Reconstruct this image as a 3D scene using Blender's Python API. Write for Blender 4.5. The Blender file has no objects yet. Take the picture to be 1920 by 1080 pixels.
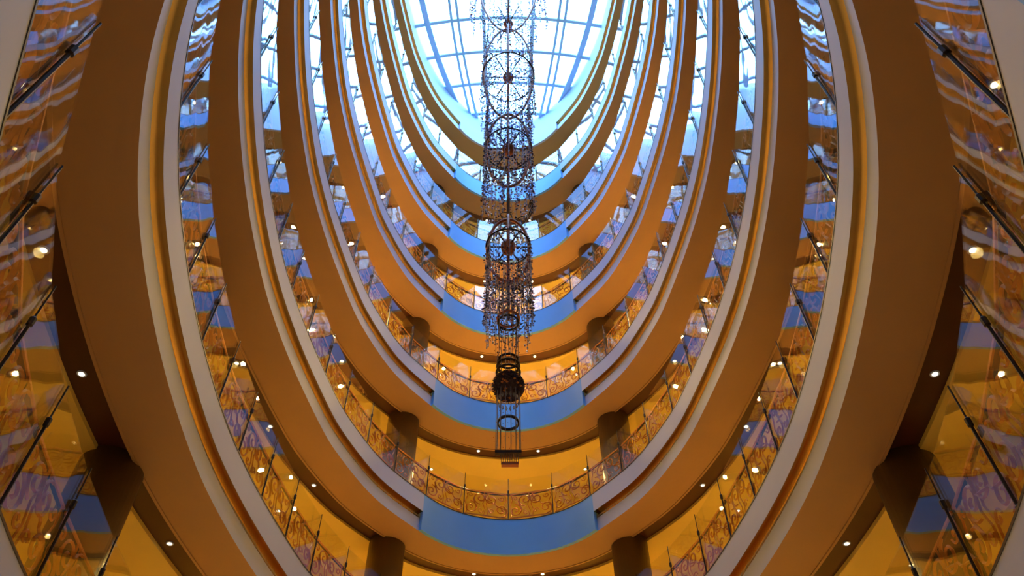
import bpy, math, random
from math import sin, cos, pi, radians, sqrt, atan2, tan, atan
random.seed(7)
sc = bpy.context.scene
# ------------------------------------------------------------------ camera, world, light, exposure
cam_d = bpy.data.cameras.new('camera'); cam = bpy.data.objects.new('camera', cam_d)
sc.collection.objects.link(cam); sc.camera = cam
PITCH = radians(50.27); FPX = 1480.0
cam.location = (0, 0, 0); cam.rotation_euler = (radians(90) + PITCH, 0, 0)
cam_d.sensor_width = 36; cam_d.lens = FPX/1920*36; cam_d.shift_x = 7/1920; cam_d.clip_start = .02
W = bpy.data.worlds.new('sky'); sc.world = W; W.use_nodes = True
W.node_tree.nodes['Background'].inputs[0].default_value = (.27, .56, 1.0, 1)
W.node_tree.nodes['Background'].inputs[1].default_value = 16.0
pl = bpy.data.lights.new('skylight_portal', 'AREA'); pl.shape = 'RECTANGLE'; pl.size = 8.4; pl.size_y = 17
pl.cycles.is_portal = True
po = bpy.data.objects.new('skylight_portal', pl); sc.collection.objects.link(po); po.location = (0, 7.7, 29.35)
SPOT_W = 30.0
SPOT_C = (1.0, .66, .20)
sc.view_settings.view_transform = 'Standard'; sc.view_settings.look = 'None'
sc.view_settings.exposure = 0.0; sc.view_settings.gamma = 1.0; sc.view_settings.use_curve_mapping = False

# ------------------------------------------------------------------ materials
def mat(name, col, rough=.5, metal=0, noise=None, bump=0, spec=.5):
    m = bpy.data.materials.new(name); m.use_nodes = True; nt = m.node_tree; b = nt.nodes['Principled BSDF']
    b.inputs['Base Color'].default_value = (*col, 1); b.inputs['Roughness'].default_value = rough
    b.inputs['Metallic'].default_value = metal; b.inputs['Specular IOR Level'].default_value = spec
    if noise:
        tc = nt.nodes.new('ShaderNodeTexCoord'); n = nt.nodes.new('ShaderNodeTexNoise'); r = nt.nodes.new('ShaderNodeValToRGB')
        n.inputs['Scale'].default_value = noise[0]; n.inputs['Detail'].default_value = 5
        a = noise[1]
        r.color_ramp.elements[0].position = .3; r.color_ramp.elements[1].position = .7
        r.color_ramp.elements[0].color = (*[c*(1-a) for c in col], 1); r.color_ramp.elements[1].color = (*[min(1, c*(1+a)) for c in col], 1)
        nt.links.new(tc.outputs['Object'], n.inputs['Vector']); nt.links.new(n.outputs['Fac'], r.inputs['Fac'])
        nt.links.new(r.outputs['Color'], b.inputs['Base Color'])
        if bump:
            bp = nt.nodes.new('ShaderNodeBump'); bp.inputs['Strength'].default_value = bump; bp.inputs['Distance'].default_value = .01
            nt.links.new(n.outputs['Fac'], bp.inputs['Height']); nt.links.new(bp.outputs['Normal'], b.inputs['Normal'])
    return m
M = {}
M['plaster'] = mat('pale_plaster', (.46, .50, .68), .55, noise=(1.3, .03))
M['panel'] = mat('pale_blue_panel', (.14, .40, .84), .5, noise=(1.1, .04))
M['soffit'] = mat('tan_soffit_paint', (.44, .245, .105), .6, noise=(.9, .05))
M['ceiling'] = mat('cream_ceiling_paint', (.86, .64, .15), .6, noise=(.8, .04))
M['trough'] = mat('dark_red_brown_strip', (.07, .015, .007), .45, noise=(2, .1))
M['wall'] = mat('gold_wall_covering', (.84, .62, .12), .6, noise=(1.5, .08))
M['floor'] = mat('gold_marble_floor', (.76, .64, .40), .4, noise=(1.2, .15))
M['bronze'] = mat('polished_bronze', (.58, .34, .08), .24, 1, noise=(3, .08))
M['dark'] = mat('dark_bronze_metal', (.035, .022, .015), .4, .6, noise=(9, .1))
M['rail'] = mat('bronze_handrail', (.05, .034, .02), .45, .3, noise=(9, .1))
M['gold'] = mat('gold_scrollwork', (.62, .22, .035), .42, .5, noise=(12, .12))
M['column'] = mat('olive_bronze_column', (.16, .10, .028), .45, noise=(1.4, .12))
M['steel'] = mat('pale_blue_painted_steel', (.42, .68, .82), .5, noise=(2, .05))
M['copper'] = mat('copper_frame', (.42, .13, .05), .4, .5, noise=(10, .1))
M['string'] = mat('fine_wire', (.20, .18, .20), .4, .5, noise=(5, .05))
M['bead_a'] = mat('smoky_violet_beads', (.26, .22, .42), .15, noise=(20, .3))
M['bead_b'] = mat('pale_crystal_beads', (.75, .80, .92), .12, noise=(20, .2))
M['bead_c'] = mat('amber_beads', (.48, .16, .05), .15, noise=(20, .3))
M['bead_d'] = mat('dark_brown_beads', (.07, .04, .045), .2, noise=(20, .3))
for k_, ir in (('bead_a', 1.25), ('bead_b', 1.3)):
    b_ = M[k_].node_tree.nodes['Principled BSDF']; b_.inputs['Transmission Weight'].default_value = .75; b_.inputs['IOR'].default_value = ir
def emit(name, col, s):
    m = bpy.data.materials.new(name); m.use_nodes = True; nt = m.node_tree; nt.nodes.clear()
    e = nt.nodes.new('ShaderNodeEmission'); o = nt.nodes.new('ShaderNodeOutputMaterial')
    e.inputs[0].default_value = (*col, 1); e.inputs[1].default_value = s; nt.links.new(e.outputs[0], o.inputs[0]); return m
M['lens'] = emit('lit_lamp_lens', (1, .82, .5), 9)
def glass(name, ior, tint, scale, strength):
    m = bpy.data.materials.new(name); m.use_nodes = True; nt = m.node_tree; nt.nodes.clear(); N = nt.nodes.new; K = nt.links.new
    o = N('ShaderNodeOutputMaterial'); mx = N('ShaderNodeMixShader'); t = N('ShaderNodeBsdfTransparent'); g = N('ShaderNodeBsdfGlossy')
    f = N('ShaderNodeLayerWeight'); pw = N('ShaderNodeMath'); ma = N('ShaderNodeMath'); tc = N('ShaderNodeTexCoord'); n = N('ShaderNodeTexNoise'); b = N('ShaderNodeBump')
    t.inputs[0].default_value = (*tint, 1); g.inputs['Roughness'].default_value = .015; f.inputs['Blend'].default_value = .5; pw.operation = 'POWER'; pw.inputs[1].default_value = 3.4; ma.operation = 'MULTIPLY_ADD'; ma.inputs[1].default_value = ior[1]; ma.inputs[2].default_value = ior[0]
    n.inputs['Scale'].default_value = scale; n.inputs['Detail'].default_value = 1.5
    b.inputs['Strength'].default_value = strength; b.inputs['Distance'].default_value = .05
    K(tc.outputs['Object'], n.inputs['Vector']); K(n.outputs['Fac'], b.inputs['Height']); K(b.outputs['Normal'], g.inputs['Normal'])
    K(f.outputs['Facing'], pw.inputs[0]); K(pw.outputs[0], ma.inputs[0]); K(ma.outputs[0], mx.inputs[0]); K(t.outputs[0], mx.inputs[1]); K(g.outputs[0], mx.inputs[2]); K(mx.outputs[0], o.inputs[0])
    return m
M['glass'] = glass('wavy_railing_glass', (.015, .92), (.97, .98, .94), 1.2, .10)
M['pane'] = glass('skylight_glass', (.03, .5), (.93, .97, 1.0), .5, .02)

# ------------------------------------------------------------------ helpers
def link(o): sc.collection.objects.link(o); return o
def mesh(name, V, F, mats, smooth=False, idx=None):
    me = bpy.data.meshes.new(name); me.from_pydata(V, [], F)
    for m in (mats if isinstance(mats, (list, tuple)) else [mats]): me.materials.append(m)
    if smooth: me.polygons.foreach_set('use_smooth', [True]*len(F))
    if idx: me.polygons.foreach_set('material_index', idx)
    me.update(); return me
def put(name, me, parent=None, loc=(0, 0, 0), rz=0, scale=(1, 1, 1), label=None, kind=None):
    o = link(bpy.data.objects.new(name, me)); o.location = loc; o.rotation_euler = (0, 0, rz); o.scale = scale
    if parent: o.parent = parent
    if label: o['label'] = label
    if kind: o['kind'] = kind
    return o
def thing(name, label, cat, loc=(0, 0, 0), group=None, kind=None):
    o = link(bpy.data.objects.new(name, None)); o.location = loc; o['label'] = label; o['category'] = cat
    o.empty_display_size = .2
    if group: o['group'] = group
    if kind: o['kind'] = kind
    return o
class G:
    def __init__(s): s.V = []; s.F = []
    def box(s, x0, y0, z0, x1, y1, z1):
        b = len(s.V); s.V += [(x0,y0,z0),(x1,y0,z0),(x1,y1,z0),(x0,y1,z0),(x0,y0,z1),(x1,y0,z1),(x1,y1,z1),(x0,y1,z1)]
        s.F += [tuple(b+i for i in q) for q in ((3,2,1,0),(4,5,6,7),(0,1,5,4),(1,2,6,5),(2,3,7,6),(3,0,4,7))]; return s
    def tube(s, P, r, n=6, closed=False, up=(0, 0, 1)):
        import mathutils; Vc = mathutils.Vector; P = [Vc(p) for p in P]; m = len(P); b = len(s.V); u = Vc(up)
        for i in range(m):
            a = P[(i-1) % m] if (closed or i) else P[0]; c = P[(i+1) % m] if (closed or i < m-1) else P[-1]
            t = (c-a).normalized(); x = t.cross(u)
            if x.length < 1e-3: x = t.cross(Vc((1, 0, 0)))
            x.normalize(); y = t.cross(x); rr = r[i] if isinstance(r, (list, tuple)) else r
            for k in range(n): s.V.append(tuple(P[i] + rr*(cos(2*pi*k/n)*x + sin(2*pi*k/n)*y)))
        for i in range(m if closed else m-1):
            j = (i+1) % m
            for k in range(n): s.F.append((b+i*n+k, b+i*n+(k+1) % n, b+j*n+(k+1) % n, b+j*n+k))
        if not closed:
            s.F.append(tuple(b+k for k in range(n))[::-1]); s.F.append(tuple(b+(m-1)*n+k for k in range(n)))
        return s
    def lathe(s, prof, n=16, c=(0, 0)):
        b = len(s.V); m = len(prof)
        for r, z in prof:
            for k in range(n): s.V.append((c[0]+r*cos(2*pi*k/n), c[1]+r*sin(2*pi*k/n), z))
        for i in range(m-1):
            for k in range(n): s.F.append((b+i*n+k, b+i*n+(k+1) % n, b+(i+1)*n+(k+1) % n, b+(i+1)*n+k))
        s.F.append(tuple(b+k for k in range(n))[::-1]); s.F.append(tuple(b+(m-1)*n+k for k in range(n)))
        return s
    def octa(s, x, y, z, r, rz=None):
        rz = rz or r*1.3; b = len(s.V)
        s.V += [(x+r,y,z),(x,y+r,z),(x-r,y,z),(x,y-r,z),(x,y,z+rz),(x,y,z-rz)]
        s.F += [(b,b+1,b+4),(b+1,b+2,b+4),(b+2,b+3,b+4),(b+3,b,b+4),(b+1,b,b+5),(b+2,b+1,b+5),(b+3,b+2,b+5),(b,b+3,b+5)]; return s
    def mesh(s, name, m, smooth=False): return mesh(name, s.V, s.F, m, smooth)

# ------------------------------------------------------------------ oval plan of the atrium (right half measured, mirrored)
CY = 7.7
SIDE = [(1.85,.95),(2.67,2.21),(3.07,3.05),(3.43,4.13),(3.67,5.46),(3.79,6.6),(3.835,7.75),(3.81,8.6),(3.70,9.75),(3.45,11.27),(3.30,11.9),(2.99,12.8),(2.60,13.66),(1.90,14.6)]
def catmull(P, sub):
    out = []; n = len(P)
    for i in range(n-1):
        p0 = P[i-1] if i else (2*P[0][0]-P[1][0], 2*P[0][1]-P[1][1]); p1 = P[i]; p2 = P[i+1]
        p3 = P[i+2] if i+2 < n else (2*P[-1][0]-P[-2][0], 2*P[-1][1]-P[-2][1])
        for k in range(sub):
            t = k/sub
            out.append(tuple(.5*((2*p1[j]) + (-p0[j]+p2[j])*t + (2*p0[j]-5*p1[j]+4*p2[j]-p3[j])*t*t + (-p0[j]+3*p1[j]-3*p2[j]+p3[j])*t**3) for j in (0, 1)))
    out.append(P[-1]); return out
def smooth_pts(P, it):
    P = list(P)
    for _ in range(it):
        P = [P[0]] + [tuple((P[i-1][j]+2*P[i][j]+P[i+1][j])/4 for j in (0, 1)) for i in range(1, len(P)-1)] + [P[-1]]
    return P
side = smooth_pts(catmull(SIDE, 6), 10)                                   # 79 points near -> far on the right
def arc(x, y, ya, n):                                                       # far / near end arc from (x,y) to (-x,y) with apex ya
    s = abs(ya-y); R = (x*x+s*s)/(2*s); a = math.asin(x/R); sg = 1 if ya > y else -1
    return [(R*sin(a-2*a*i/n), ya - sg*(R-R*cos(a-2*a*i/n))) for i in range(n+1)]
NE = 28
far = arc(1.90, 14.6, 15.6, NE); near = arc(1.85, .95, -.35, NE)
OV = side[:-1] + far[:-1] + [(-x, y) for x, y in side[::-1]][:-1] + [(-x, y) for x, y in near][:-1]
NO = len(OV); NS = len(side)-1
R_SIDE = list(range(0, NS+1)); R_FAR = list(range(NS, NS+NE+1)); R_LEFT = list(range(NS+NE, 2*NS+NE+1)); R_NEAR = [i % NO for i in range(2*NS+NE, NO+1)]
R_ALL = list(range(NO)) + [0]
NR = []
for i in range(NO):
    a = OV[(i-2) % NO]; b = OV[(i+2) % NO]; tx, ty = b[0]-a[0], b[1]-a[1]; l = sqrt(tx*tx+ty*ty); NR.append((ty/l, -tx/l))
def op(i, o): i %= NO; return (OV[i][0]+NR[i][0]*o, OV[i][1]+NR[i][1]*o)
def half_w(y):                                                              # half width of the opening at depth y
    best = 0
    for i in range(NS+NE//2):
        a, b = (OV[i], OV[i+1])
        if a[1] <= y <= b[1]: best = a[0]+(b[0]-a[0])*(y-a[1])/max(1e-6, b[1]-a[1])
    return max(0, best)
def walk(o, step, start=None, n=None):                                      # points at equal spacing along an offset oval, from the far apex
    i0 = NS+NE//2; P = [op(i0+k, o) for k in range(NO+1)]; L = [0]
    for k in range(NO): L.append(L[-1]+math.dist(P[k], P[k+1]))
    tot = L[-1]; n = n or round(tot/step); out = []; k = 0
    for q in range(n):
        s = (q+(start or 0))*tot/n
        while L[k+1] < s: k += 1
        f = (s-L[k])/(L[k+1]-L[k]); nr = NR[(i0+k) % NO]
        out.append((P[k][0]+f*(P[k+1][0]-P[k][0]), P[k][1]+f*(P[k+1][1]-P[k][1]), atan2(nr[1], nr[0])))
    return out
def sweep(name, profs, idx, m, parent, dy=-CY, caps=True):
    """profs: polylines of (offset outward, z); each polyline shares vertices, corners between polylines stay crisp"""
    V = []; F = []
    for pr in profs:
        b = len(V); n = len(pr)
        for i in idx:
            for o, z in pr: x, y = op(i, o); V.append((x, y+dy, z))
        for a in range(len(idx)-1):
            for k in range(n-1): F.append((b+a*n+k, b+(a+1)*n+k, b+(a+1)*n+k+1, b+a*n+k+1))
    if caps and idx[0] != idx[-1]:
        ring = []
        for pr in profs:
            for p in pr:
                if not ring or ring[-1] != p: ring.append(p)
        if len(ring) > 3:
            for i, flip in ((idx[0], 0), (idx[-1], 1)):
                b = len(V)
                for o, z in ring: x, y = op(i, o); V.append((x, y+dy, z))
                f = list(range(b, len(V))); F.append(tuple(f[::-1] if flip else f))
    return put(name, mesh(name, V, F, m, True), parent)
def rect(o0, z0, o1, z1): return [[(o0,z0),(o0,z1)],[(o0,z1),(o1,z1)],[(o1,z1),(o1,z0)],[(o1,z0),(o0,z0)]]

# ------------------------------------------------------------------ the setting
H = [2.25] + [6.05+3.5*k for k in range(7)]
TOPZ = 29.6; FLOOR = -1.6; WO = 2.7
def struct(o): o['kind'] = 'structure'; return o
fl = G(); n = len(OV); fl.V = [(*op(i, WO+.1), FLOOR) for i in range(n)] + [(*op(i, WO+.1), FLOOR-.2) for i in range(n)]
fl.F = [tuple(range(n)), tuple(range(2*n-1, n-1, -1))] + [(i, n+i, n+(i+1) % n, (i+1) % n) for i in range(n)]
struct(put('floor', fl.mesh('floor', M['floor'])))
i_far = NS+NE//2; i_near = 2*NS+NE+NE//2
for nm, idx in (('wall_right', [i % NO for i in range(i_near, NO+i_far+1)]), ('wall_left', list(range(i_far, i_near+1)))):
    struct(sweep(nm, rect(WO, FLOOR, WO+.2, 28.5), idx, M['wall'], None, 0))
struct(sweep('ceiling', rect(.06, 28.3, WO+.2, 28.55), R_ALL, M['ceiling'], None, 0))

# ------------------------------------------------------------------ galleries
ORD = ['lowest', 'second lowest', 'third lowest', 'fourth lowest', 'fourth highest', 'third highest', 'second highest', 'topmost']
GL = ['lowest balcony, only its grey fascia showing at the outer left and right edges',
      'large second lowest balcony with broad brown soffit curving down both sides of the photo',
      'third lowest balcony, whose blue end panel is lowest at bottom centre',
      'fourth lowest balcony, blue end panel just under the dark bead ball',
      'fourth highest balcony, blue end panel behind the lowest bead fringe',
      'third highest balcony, blue end panel behind the egg shaped chandelier cage',
      'second highest balcony, pale blue end panel behind the upper chandelier beads',
      'topmost balcony with white upstand carrying the skylight']
for li, h in enumerate(H):
    g = thing('balcony', GL[li], 'balcony', (0, CY, h), 'stacked oval balconies')
    ft = .87 if li < 7 else TOPZ-h
    for idx in (R_SIDE, R_LEFT):
        sweep('lower_trim', [[(0,0),(0,.30)],[(0,.30),(.10,.30)],[(.10,.30),(.10,.02)]], idx, M['plaster'], g)
        sweep('groove', [[(.015,.30),(.06,.31),(.085,.345),(.085,.39),(.05,.43),(-.03,.438),(-.079,.44)],[(-.079,.45),(.12,.45)],[(.12,.44),(.12,.305)]], idx, M['bronze'], g)
        sweep('fascia', [[(-.08,.44),(-.08,ft)],[(-.08,ft),(.06,ft)],[(.06,ft),(.06,.455)]], idx, M['plaster'], g)
    for idx in (R_FAR, R_NEAR):
        sweep('end_panel', rect(-.08, 0, -.001, ft), idx, M['panel'] if li < 7 else M['plaster'], g, caps=True)
    sweep('soffit', [[(0,0),(.70,0)],[(.70,0),(.70,-.015)],[(.70,-.015),(.74,-.015)],[(.74,-.015),(.74,.14)],[(.74,.14),(.10,.14)]], R_ALL, M['soffit'], g)
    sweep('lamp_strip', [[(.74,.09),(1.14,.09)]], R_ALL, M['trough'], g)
    sweep('gallery_ceiling', [[(1.14,.14),(1.14,.03)],[(1.14,.03),(WO,.03)]], R_ALL, M['ceiling'], g)
    if li < 7: sweep('gallery_floor', rect(.06, .40, WO, .55), R_ALL, M['floor'], g)

# ------------------------------------------------------------------ railings
def spiral(cx, cz, r0, turns, a0, dirn, n=20):
    return [(cx+r0*(1-.86*t/n)*cos(a0+dirn*2*pi*turns*t/n), 0, cz+r0*(1-.86*t/n)*sin(a0+dirn*2*pi*turns*t/n)) for t in range(n+1)]
def scroll_mesh():
    g = G(); w = .50; z0 = .06; z1 = .70
    g.box(-w, -.008, z0-.012, w, .008, z0+.012); g.box(-w, -.008, z1-.012, w, .008, z1+.012)
    for q in range(2):
        cx = -.25+.5*q; f = 1 if q % 2 else -1
        g.tube(spiral(cx-.115*f, z1-.185, .165, 1.5, -pi/2*f, f, 26), .016, 4, up=(0, 1, 0))
        g.tube(spiral(cx+.115*f, z0+.185, .165, 1.5, pi/2*f, f, 26), .016, 4, up=(0, 1, 0))
        g.tube([(cx-.115*f+.165, 0, z1-.2), (cx+.02, 0, .40), (cx+.0, 0, .36), (cx+.115*f-.165, 0, z0+.2)], .014, 4, up=(0, 1, 0))
        for d in (-.205, .215): g.tube([(cx+d, 0, z0), (cx+d-.03, 0, .22), (cx+d+.03, 0, .38), (cx+d-.03, 0, .54), (cx+d, 0, z1)], .011, 4, up=(0, 1, 0))
        g.tube(spiral(cx+.125*f, z1-.13, .075, 1.1, 0, f, 12), .012, 4, up=(0, 1, 0)); g.tube(spiral(cx-.125*f, z0+.13, .075, 1.1, pi, f, 12), .012, 4, up=(0, 1, 0))
    return g.mesh('scroll_panel', M['gold'])
SCROLL = scroll_mesh()
GLASS = G().box(-.5, -.006, 0, .5, .006, 1).mesh('glass_panel', M['glass'])
pg = G(); pg.tube([(0,0,0),(0,0,.76)], .013, 6); pg.tube([(0,0,.76),(0,0,1.13)], .0075, 6); pg.lathe([(.022,0),(.022,.02),(.015,.03)], 8)
POST = pg.mesh('post', M['dark'], False)
KNOB = G().lathe([(.013,-.045),(.024,-.032),(.024,.032),(.013,.045)], 8).mesh('clamp', M['dark'])
RL = ['glass railing of the lowest balcony, large gold scrolls at the far left and right edges',
      'glass railing on the second lowest balcony, gold scrolls at lower left and right',
      'glass railing at bottom centre with gold scrollwork above the lowest blue panel',
      'glass railing passing behind the dark bead ball',
      'glass railing just above the blue panel behind the lowest bead fringe',
      'glass railing crossing behind the egg shaped chandelier cage',
      'uppermost glass railing, pale and turquoise beneath the topmost soffit']
for li in range(7):
    h = H[li]+.87
    r = thing('glass_railing', RL[li], 'railing', (0, CY, h), 'glass railings along the balconies')
    sweep('base_rail', rect(-.085, .0, .06, .022), R_ALL, M['rail'], r)
    i0 = 0
    hr = G(); hr.tube([(*[a-b for a, b in zip(op(i, .03), (0, CY))], .76) for i in range(0, NO, 2)], .028, 6, True)
    put('handrail', hr.mesh('handrail', M['rail'], True), r)
    P = walk(-.06, 1.05); n = len(P)
    for k in range(n):
        x, y, a = P[k]; x2, y2, _ = P[(k+1) % n]
        p = put('post', POST, r, (x, y-CY, .02), a); put('clamp', KNOB, p, (0, 0, .76), 0)
        L = math.dist((x, y), (x2, y2)); rz = atan2(y2-y, x2-x); mx, my = (x+x2)/2, (y+y2)/2; nx, ny = sin(rz), -cos(rz)
        put('glass_panel', GLASS, r, (mx+nx*.022, my+ny*.022-CY, .03), rz, (L-.004, 1, 1.09))
        put('scroll_panel', SCROLL, r, (mx+nx*.045, my+ny*.045-CY, .02), rz, (L-.05, 1, 1))

# ------------------------------------------------------------------ columns
cg = G().lathe([(.46,0),(.46,.12),(.40,.16),(.39,.3),(.39,1.0)], 28)
def column_mesh(hh):
    g = G().lathe([(.45,0),(.45,.14),(.41,.17),(.39,.24),(.39,hh)], 32); return g.mesh('column', M['column'], False)
CPOS = [(-4.90, 7.96), (4.90, 7.96), (-2.62, 15.2), (2.62, 15.2)]
cm = {}
def storey(li): return H[li]+.15-(FLOOR if li == 0 else H[li-1]+.55)
for li in range(8):
    for q, (x, y) in enumerate(CPOS):
        z0 = FLOOR if li == 0 else H[li-1]+.55; hh = H[li]+.085-z0; key = round(hh, 3)
        if key not in cm:
            me = column_mesh(hh); me.polygons.foreach_set('use_smooth', [len(p.vertices) == 4 for p in me.polygons]); cm[key] = me
        o = put('column', cm[key], None, (x, y, z0)); o['category'] = 'column'; o['group'] = 'round bronze columns'
        sd = 'left' if x < 0 else 'right'
        o['label'] = 'round dark bronze %s column holding up the %s balcony, %s' % (sd, ORD[li], 'midway along its side' if q < 2 else 'beside its far end')

# ------------------------------------------------------------------ downlights
DL_RIM = G().lathe([(.036,-.012),(.052,-.014),(.056,-.004),(.056,-.002),(.036,-.002)], 16).mesh('rim', M['plaster'])
DL_LENS = G().lathe([(.030,-.016),(.034,-.010),(.034,-.003)], 14).mesh('lens', M['lens'])
SL = bpy.data.lights.new('lamp_beam', 'SPOT'); SL.energy = SPOT_W; SL.color = SPOT_C; SL.spot_size = radians(125); SL.spot_blend = .5; SL.shadow_soft_size = .05
SB = {}
def beam(y, z):                                                              # the far lobby end is lit more strongly than the corridors
    e = SPOT_W*(.22 if y < 8.5 else .9 if y < 11.5 else 5.0)*(2.0 if y > 11.5 and 15 < z < 22 else .3 if z > 26 else .45 if z > 22 else 1.0)
    if e not in SB: SB[e] = SL.copy(); SB[e].energy = e
    return SB[e]
def downlight(x, y, z, label, group):
    d = thing('downlight', label, 'downlight', (x, y, z), group)
    put('rim', DL_RIM, d); put('lens', DL_LENS, d)
    l = put('lamp_beam', beam(y, z), d, (0, 0, -.06)); return d
def at_side(yy, o):                                                          # point at offset o from the side curve where Y = yy
    b = min(range(0, NS+1), key=lambda i: abs(op(i, o)[1]-yy)); return op(b, o)
for li in range(8):
    z = H[li]+.09
    NTH = ['first', 'second', 'third', 'fourth', 'fifth', 'sixth', 'seventh', 'eighth', 'ninth']
    grp = 'strip downlights of the %s balcony' % ORD[li]
    for q, yy in enumerate((13.1, 11.4, 9.68, 6.24, 4.6, 2.9)):
        x, y = at_side(yy, .97)
        for sx, sd in ((-1, 'left'), (1, 'right')):
            downlight(sx*x, y, z, 'tiny downlight in dark strip of the %s balcony, %s side, %s from far end' % (ORD[li], sd, NTH[q]), grp)
    for x, y, lb in ((-.78, 16.45, 'left of far end pair'), (.78, 16.45, 'right of far end pair'), (-.78, -1.2, 'left one overhead'), (.78, -1.2, 'right one overhead')):
        downlight(x, y, z, 'tiny downlight in dark strip of the %s balcony, %s' % (ORD[li], lb), grp)
    cnt = {'left': 0, 'right': 0}
    for x, y, a in sorted(walk(2.05, 4.2, .5), key=lambda p: -p[1]):
        sd = 'left' if x < 0 else 'right'
        downlight(x, y, H[li]+.03, 'downlight in gold ceiling under the %s balcony, %s side, %s from far end' % (ORD[li], sd, NTH[cnt[sd]]), 'gallery downlights under the %s balcony' % ORD[li]); cnt[sd] += 1

# ------------------------------------------------------------------ skylight
sky = thing('window_1', 'vaulted white glass skylight with pale blue bars closing the oval atrium', 'skylight', (0, CY, 29.2), kind='structure')
def vz(x): return -.075*x*x
def mer(kind, yp):
    return {'o': 3.27-.0268*yp*yp, 'i': 2.13-.0135*yp*yp, 'c': .95-.0025*yp*yp}[kind]
def g_in(y): return half_w(y)+.07
YS = [11.08+1.3*k for k in range(-8, 4)]
YS = [y for y in YS if g_in(y) > .5]
lim = (-.25, 15.5)
def bar(P, w, dz=.10):
    g = G(); V = []
    for x, y, z in P: pass
    import mathutils
    for (a, b) in zip(P[:-1], P[1:]):
        a = mathutils.Vector(a); b = mathutils.Vector(b); t = (b-a).normalized(); s = t.cross(mathutils.Vector((0, 0, 1))).normalized()*w/2; u = mathutils.Vector((0, 0, dz))
        k = len(g.V); g.V += [tuple(v) for v in (a-s-u, a+s-u, a+s, a-s, b-s-u, b+s-u, b+s, b-s)]
        g.F += [tuple(k+i for i in q) for q in ((0,1,2,3),(7,6,5,4),(0,4,5,1),(1,5,6,2),(2,6,7,3),(3,7,4,0))]
    return g.mesh('glazing_bar', M['steel'])
for kind, off, w in (('o', 0, .20), ('i', -.12, .09), ('i', .12, .09), ('c', 0, .13)):
    for sgn in (-1, 1):
        P = []
        for k in range(0, 64):
            y = lim[0]+(lim[1]-lim[0])*k/63; x = mer(kind, abs(y-CY))+off
            if x < g_in(y): P.append((sgn*x, y-CY, vz(x)))
        put('glazing_bar', bar(P, w), sky)
for y in YS:
    gw = g_in(y); P = [(-gw+2*gw*k/20, y-CY, vz(-gw+2*gw*k/20)) for k in range(21)]
    put('glazing_bar', bar(P, .11, .09), sky)
YE = [lim[0]] + YS + [lim[1]]
for y0, y1 in zip(YE[:-1], YE[1:]):
    def xs(y):
        gw = g_in(y); yp = abs(y-CY); v = [0] + [mer(k, yp) for k in 'cio']; v = [min(q, gw) for q in v] + [gw]
        return [-q for q in v[:0:-1]] + v[1:]                                # mirrored, without the middle
    a, b = xs(y0), xs(y1)
    for k in range(len(a)-1):
        if max(a[k+1]-a[k], b[k+1]-b[k]) < .06: continue
        sub = 3; g = G()
        for q in range(sub+1):
            f = q/sub
            for (xx, yy) in ((a, y0), (b, y1)):
                x = xx[k]+(xx[k+1]-xx[k])*f; g.V += [(x, yy-CY, vz(x)+.02), (x, yy-CY, vz(x)+.035)]
        for q in range(sub):
            c = q*4; d = c+4
            g.F += [(c, c+2, d+2, d), (c+1, d+1, d+3, c+3), (c, d, d+1, c+1), (c+2, c+3, d+3, d+2)]
        g.F += [(0, 1, 3, 2), (sub*4, sub*4+2, sub*4+3, sub*4+1)]
        put('pane', g.mesh('pane', M['pane']), sky)

# ------------------------------------------------------------------ chandelier
YC = 7.75
def hy(y): return YC*tan(PITCH+atan((540-y)/FPX))
def rad(px, y): return px*(YC*cos(PITCH)+hy(y)*sin(PITCH))/FPX
ch = thing('chandelier', 'tall beaded chandelier of stacked copper cages hanging in the middle of the atrium', 'chandelier', (0, YC, hy(870)))
ZB = hy(870)
def cz(y): return hy(y)-ZB
put('stem', G().tube([(0,0,cz(600)),(0,0,29.1-ZB)], .028, 8).mesh('stem', M['string'], True), ch)
def hoop(y, r, t, m=None, parent=None, nm='hoop', hgt=0):
    g = G(); z = cz(y)
    if hgt: 
        n = 40; g.lathe([(r-t,z),(r,z),(r,z+hgt),(r-t,z+hgt),(r-t,z)], 40)
        g.F = g.F[:-2]
    else: g.tube([(r*cos(2*pi*k/40), r*sin(2*pi*k/40), z) for k in range(40)], t, 6, True)
    return put(nm, g.mesh(nm, m or M['copper'], True), parent or ch)
def cage(yb, yt, r, meridians=4, t=.028):
    zb, zt = cz(yb), cz(yt); zc = (zb+zt)/2; hh = (zt-zb)/2
    for k in range(meridians//2):
        a = pi*k*2/meridians + .0
        g = G(); g.tube([(r*cos(2*pi*j/48)*cos(a), r*cos(2*pi*j/48)*sin(a), zc+hh*sin(2*pi*j/48)) for j in range(48)], t, 6, True, up=(-sin(a), cos(a), .01))
        put('cage_hoop', g.mesh('cage_hoop', M['copper'], True), ch)
    return zc
def hub(y, r):
    z = cz(y); put('hub', G().lathe([(.03,z-.16),(.10,z-.12),(.13,z),(.10,z+.10),(.03,z+.16)], 14).mesh('hub', M['copper'], True), ch)
    g = G()
    for k in range(6): a = pi*k/3; g.tube([(0,0,z),(r*cos(a), r*sin(a), z)], .014, 5)
    put('spoke_set', g.mesh('spoke_set', M['dark']), ch)
TIERS = [(-190, 60, -70, 60), (55, 222, 145, 46), (215, 350, 279, 41), (412, 528, 463, 39)]
for yt, yb, yh, px in TIERS:
    r = rad(px, yh); cage(yb, yt, r); hub(yh, r)
    g = G(); z = cz(yh); g.tube([(r*1.06*cos(2*pi*k/40), r*1.06*sin(2*pi*k/40), z) for k in range(40)], .016, 6, True)
    put('hoop', g.mesh('hoop', M['dark'], True), ch)
hub(45, rad(40, 45)); 
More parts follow.
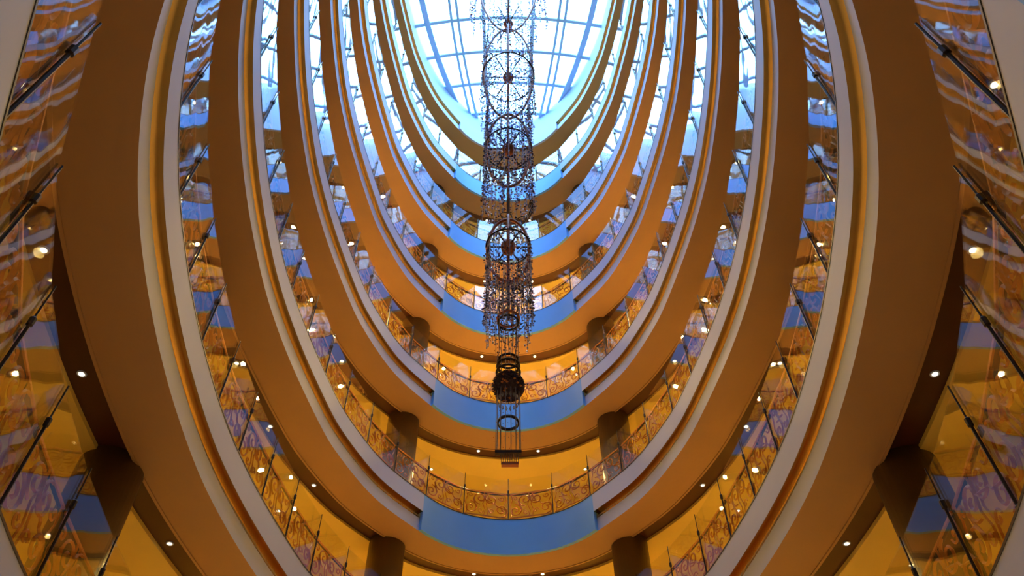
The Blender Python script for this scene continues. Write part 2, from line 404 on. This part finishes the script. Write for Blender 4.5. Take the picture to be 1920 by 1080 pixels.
# bead strands: each strand hangs from a hoop and is a part of its own
BM = [M['bead_a'], M['bead_b'], M['bead_c'], M['bead_d']]
def strand_mesh(L, n, seed, wts, br=.02, wire=.003):
    rnd = random.Random(seed); g = G(); g.box(-wire, -wire, -L, wire, wire, 0); idx = [4]*6
    for k in range(n):
        z = -L*(k+rnd.random()*.8+.1)/n; r = br*(.6+.8*rnd.random()); ox, oy = rnd.uniform(-.03, .03), rnd.uniform(-.03, .03)
        g.octa(ox, oy, z, r); idx += [rnd.choices(range(4), wts)[0]]*8
    return mesh('bead_strand', g.V, g.F, BM+[M['string']], False, idx)
def curtain(y0, y1, r0, r1, n, variants, dens, wts, jit=.15, br=.02, seed=0):
    rnd = random.Random(seed); za, zb = cz(y0), cz(y1); ms = []
    for v in range(variants):
        L = (za-zb)*(1-jit*rnd.random()); ms.append(strand_mesh(L, int(L*dens), seed*31+v, wts, br))
    for k in range(n):
        a = 2*pi*k/n + rnd.uniform(-.05, .05); r = r0+(r1-r0)*rnd.random()
        put('bead_strand', ms[k % variants], ch, (r*cos(a), r*sin(a), za), a)
w_up = (5, 9, 1, 1); w_lo = (5, 7, 1, 2)
curtain(-190, 62, rad(56, -70), rad(62, -70), 34, 6, 11, w_up, seed=1, br=.026)
curtain(60, 232, rad(45, 145), rad(49, 145), 34, 6, 13, w_up, seed=2, br=.022)
curtain(205, 412, rad(43, 290), rad(46, 290), 36, 6, 15, w_lo, .18, .02, 3)
curtain(225, 285, rad(10, 255), rad(38, 255), 12, 4, 12, w_up, .5, .02, 4)
curtain(345, 400, rad(10, 370), rad(36, 370), 16, 4, 12, w_lo, .5, .02, 5)
curtain(455, 640, rad(40, 520), rad(44, 520), 38, 6, 18, w_lo, .2, .016, 6)
curtain(530, 625, rad(8, 560), rad(36, 560), 16, 5, 13, (4, 3, 3, 3), .4, .015, 7)
curtain(600, 668, rad(16, 640), rad(26, 640), 16, 4, 14, (3, 3, 3, 3), .2, .012, 8)
# copper scroll curls woven through the bead curtains
def curls(y0, y1, r, n, seed, rr=.14):
    rnd = random.Random(seed); ms = []
    for v in range(3):
        g = G(); P = spiral(0, 0, rr*(.7+.5*rnd.random()), 1.2, rnd.random()*6, 1 if v % 2 else -1, 16); g.tube(P, .010, 4, up=(0, 1, 0)); ms.append(g.mesh('scroll_curl', M['dark']))
    for k in range(n):
        a = rnd.random()*2*pi; put('scroll_curl', ms[k % 3], ch, (r*cos(a), r*sin(a), cz(y0+(y1-y0)*rnd.random())), a+pi/2)
curls(70, 210, rad(43, 145), 10, 11, .2); curls(230, 400, rad(42, 300), 16, 12, .16); curls(440, 610, rad(40, 520), 18, 13, .12)
curls(-150, 50, rad(52, -70), 8, 14, .24)
# lower hoops, bead ball and tail
hoop(605, rad(19, 605), .018, M['dark']); hoop(578, rad(18, 578), .015, M['string']); hoop(598, rad(20, 598), .02, M['copper'])
hoop(677, rad(19, 677), .018, M['dark']); hoop(687, rad(20, 687), .022, M['dark']); hoop(699, rad(22, 699), .016, M['dark'])
zb = cz(724); R = rad(29, 724); g = G(); idx = []; rnd = random.Random(5)
nb = 420
for k in range(nb):
    u = 1-2*(k+.5)/nb; a = k*2.39996; s = sqrt(1-u*u); g.octa(R*s*cos(a), R*s*sin(a), zb+R*u, .022, .022); idx += [rnd.choices((0, 2, 3), (2, 1, 5))[0]]*8
core = G().lathe([(R*.97*sin(pi*k/12)+.001, zb-R*.97*cos(pi*k/12)) for k in range(13)], 20)
b0 = len(g.V); g.V += core.V; g.F += [tuple(b0+i for i in f) for f in core.F]; idx += [3]*len(core.F)
put('bead_ball', mesh('bead_ball', g.V, g.F, BM, False, idx), ch, label='dark brown bead ball')
g = G()
for k in range(18): a = 2*pi*k/18; r = rad(21, 752); g.octa(r*cos(a), r*sin(a), cz(752), .018, .045)
put('crystal_drop_row', g.mesh('crystal_drop_row', M['bead_b']), ch)
hoop(795, rad(20.5, 795), .018, M['dark'], hgt=.04)
me = strand_mesh(cz(668)-cz(848), 10, 99, (1, 1, 1, 1), .006, .0035)
for k in range(14):
    a = 2*pi*k/14; r = rad(23, 800); put('bead_strand', me, ch, (r*cos(a), r*sin(a), cz(668)), a)
z = cz(849); put('crossbar', G().box(-rad(25,849), -.03, z-.02, rad(25,849), .03, z+.02).mesh('crossbar', M['dark']), ch)
z = cz(871); put('crossbar', G().box(-rad(13,871), -.03, z-.02, rad(19,871), .03, z+.02).mesh('crossbar', M['copper']), ch)
g = G()
for k in range(9): x = rad(-13+4*k, 860); g.tube([(x, 0, cz(871)), (x, 0, cz(849))], .004, 4)
put('hanger_wire', g.mesh('hanger_wire', M['string']), ch)
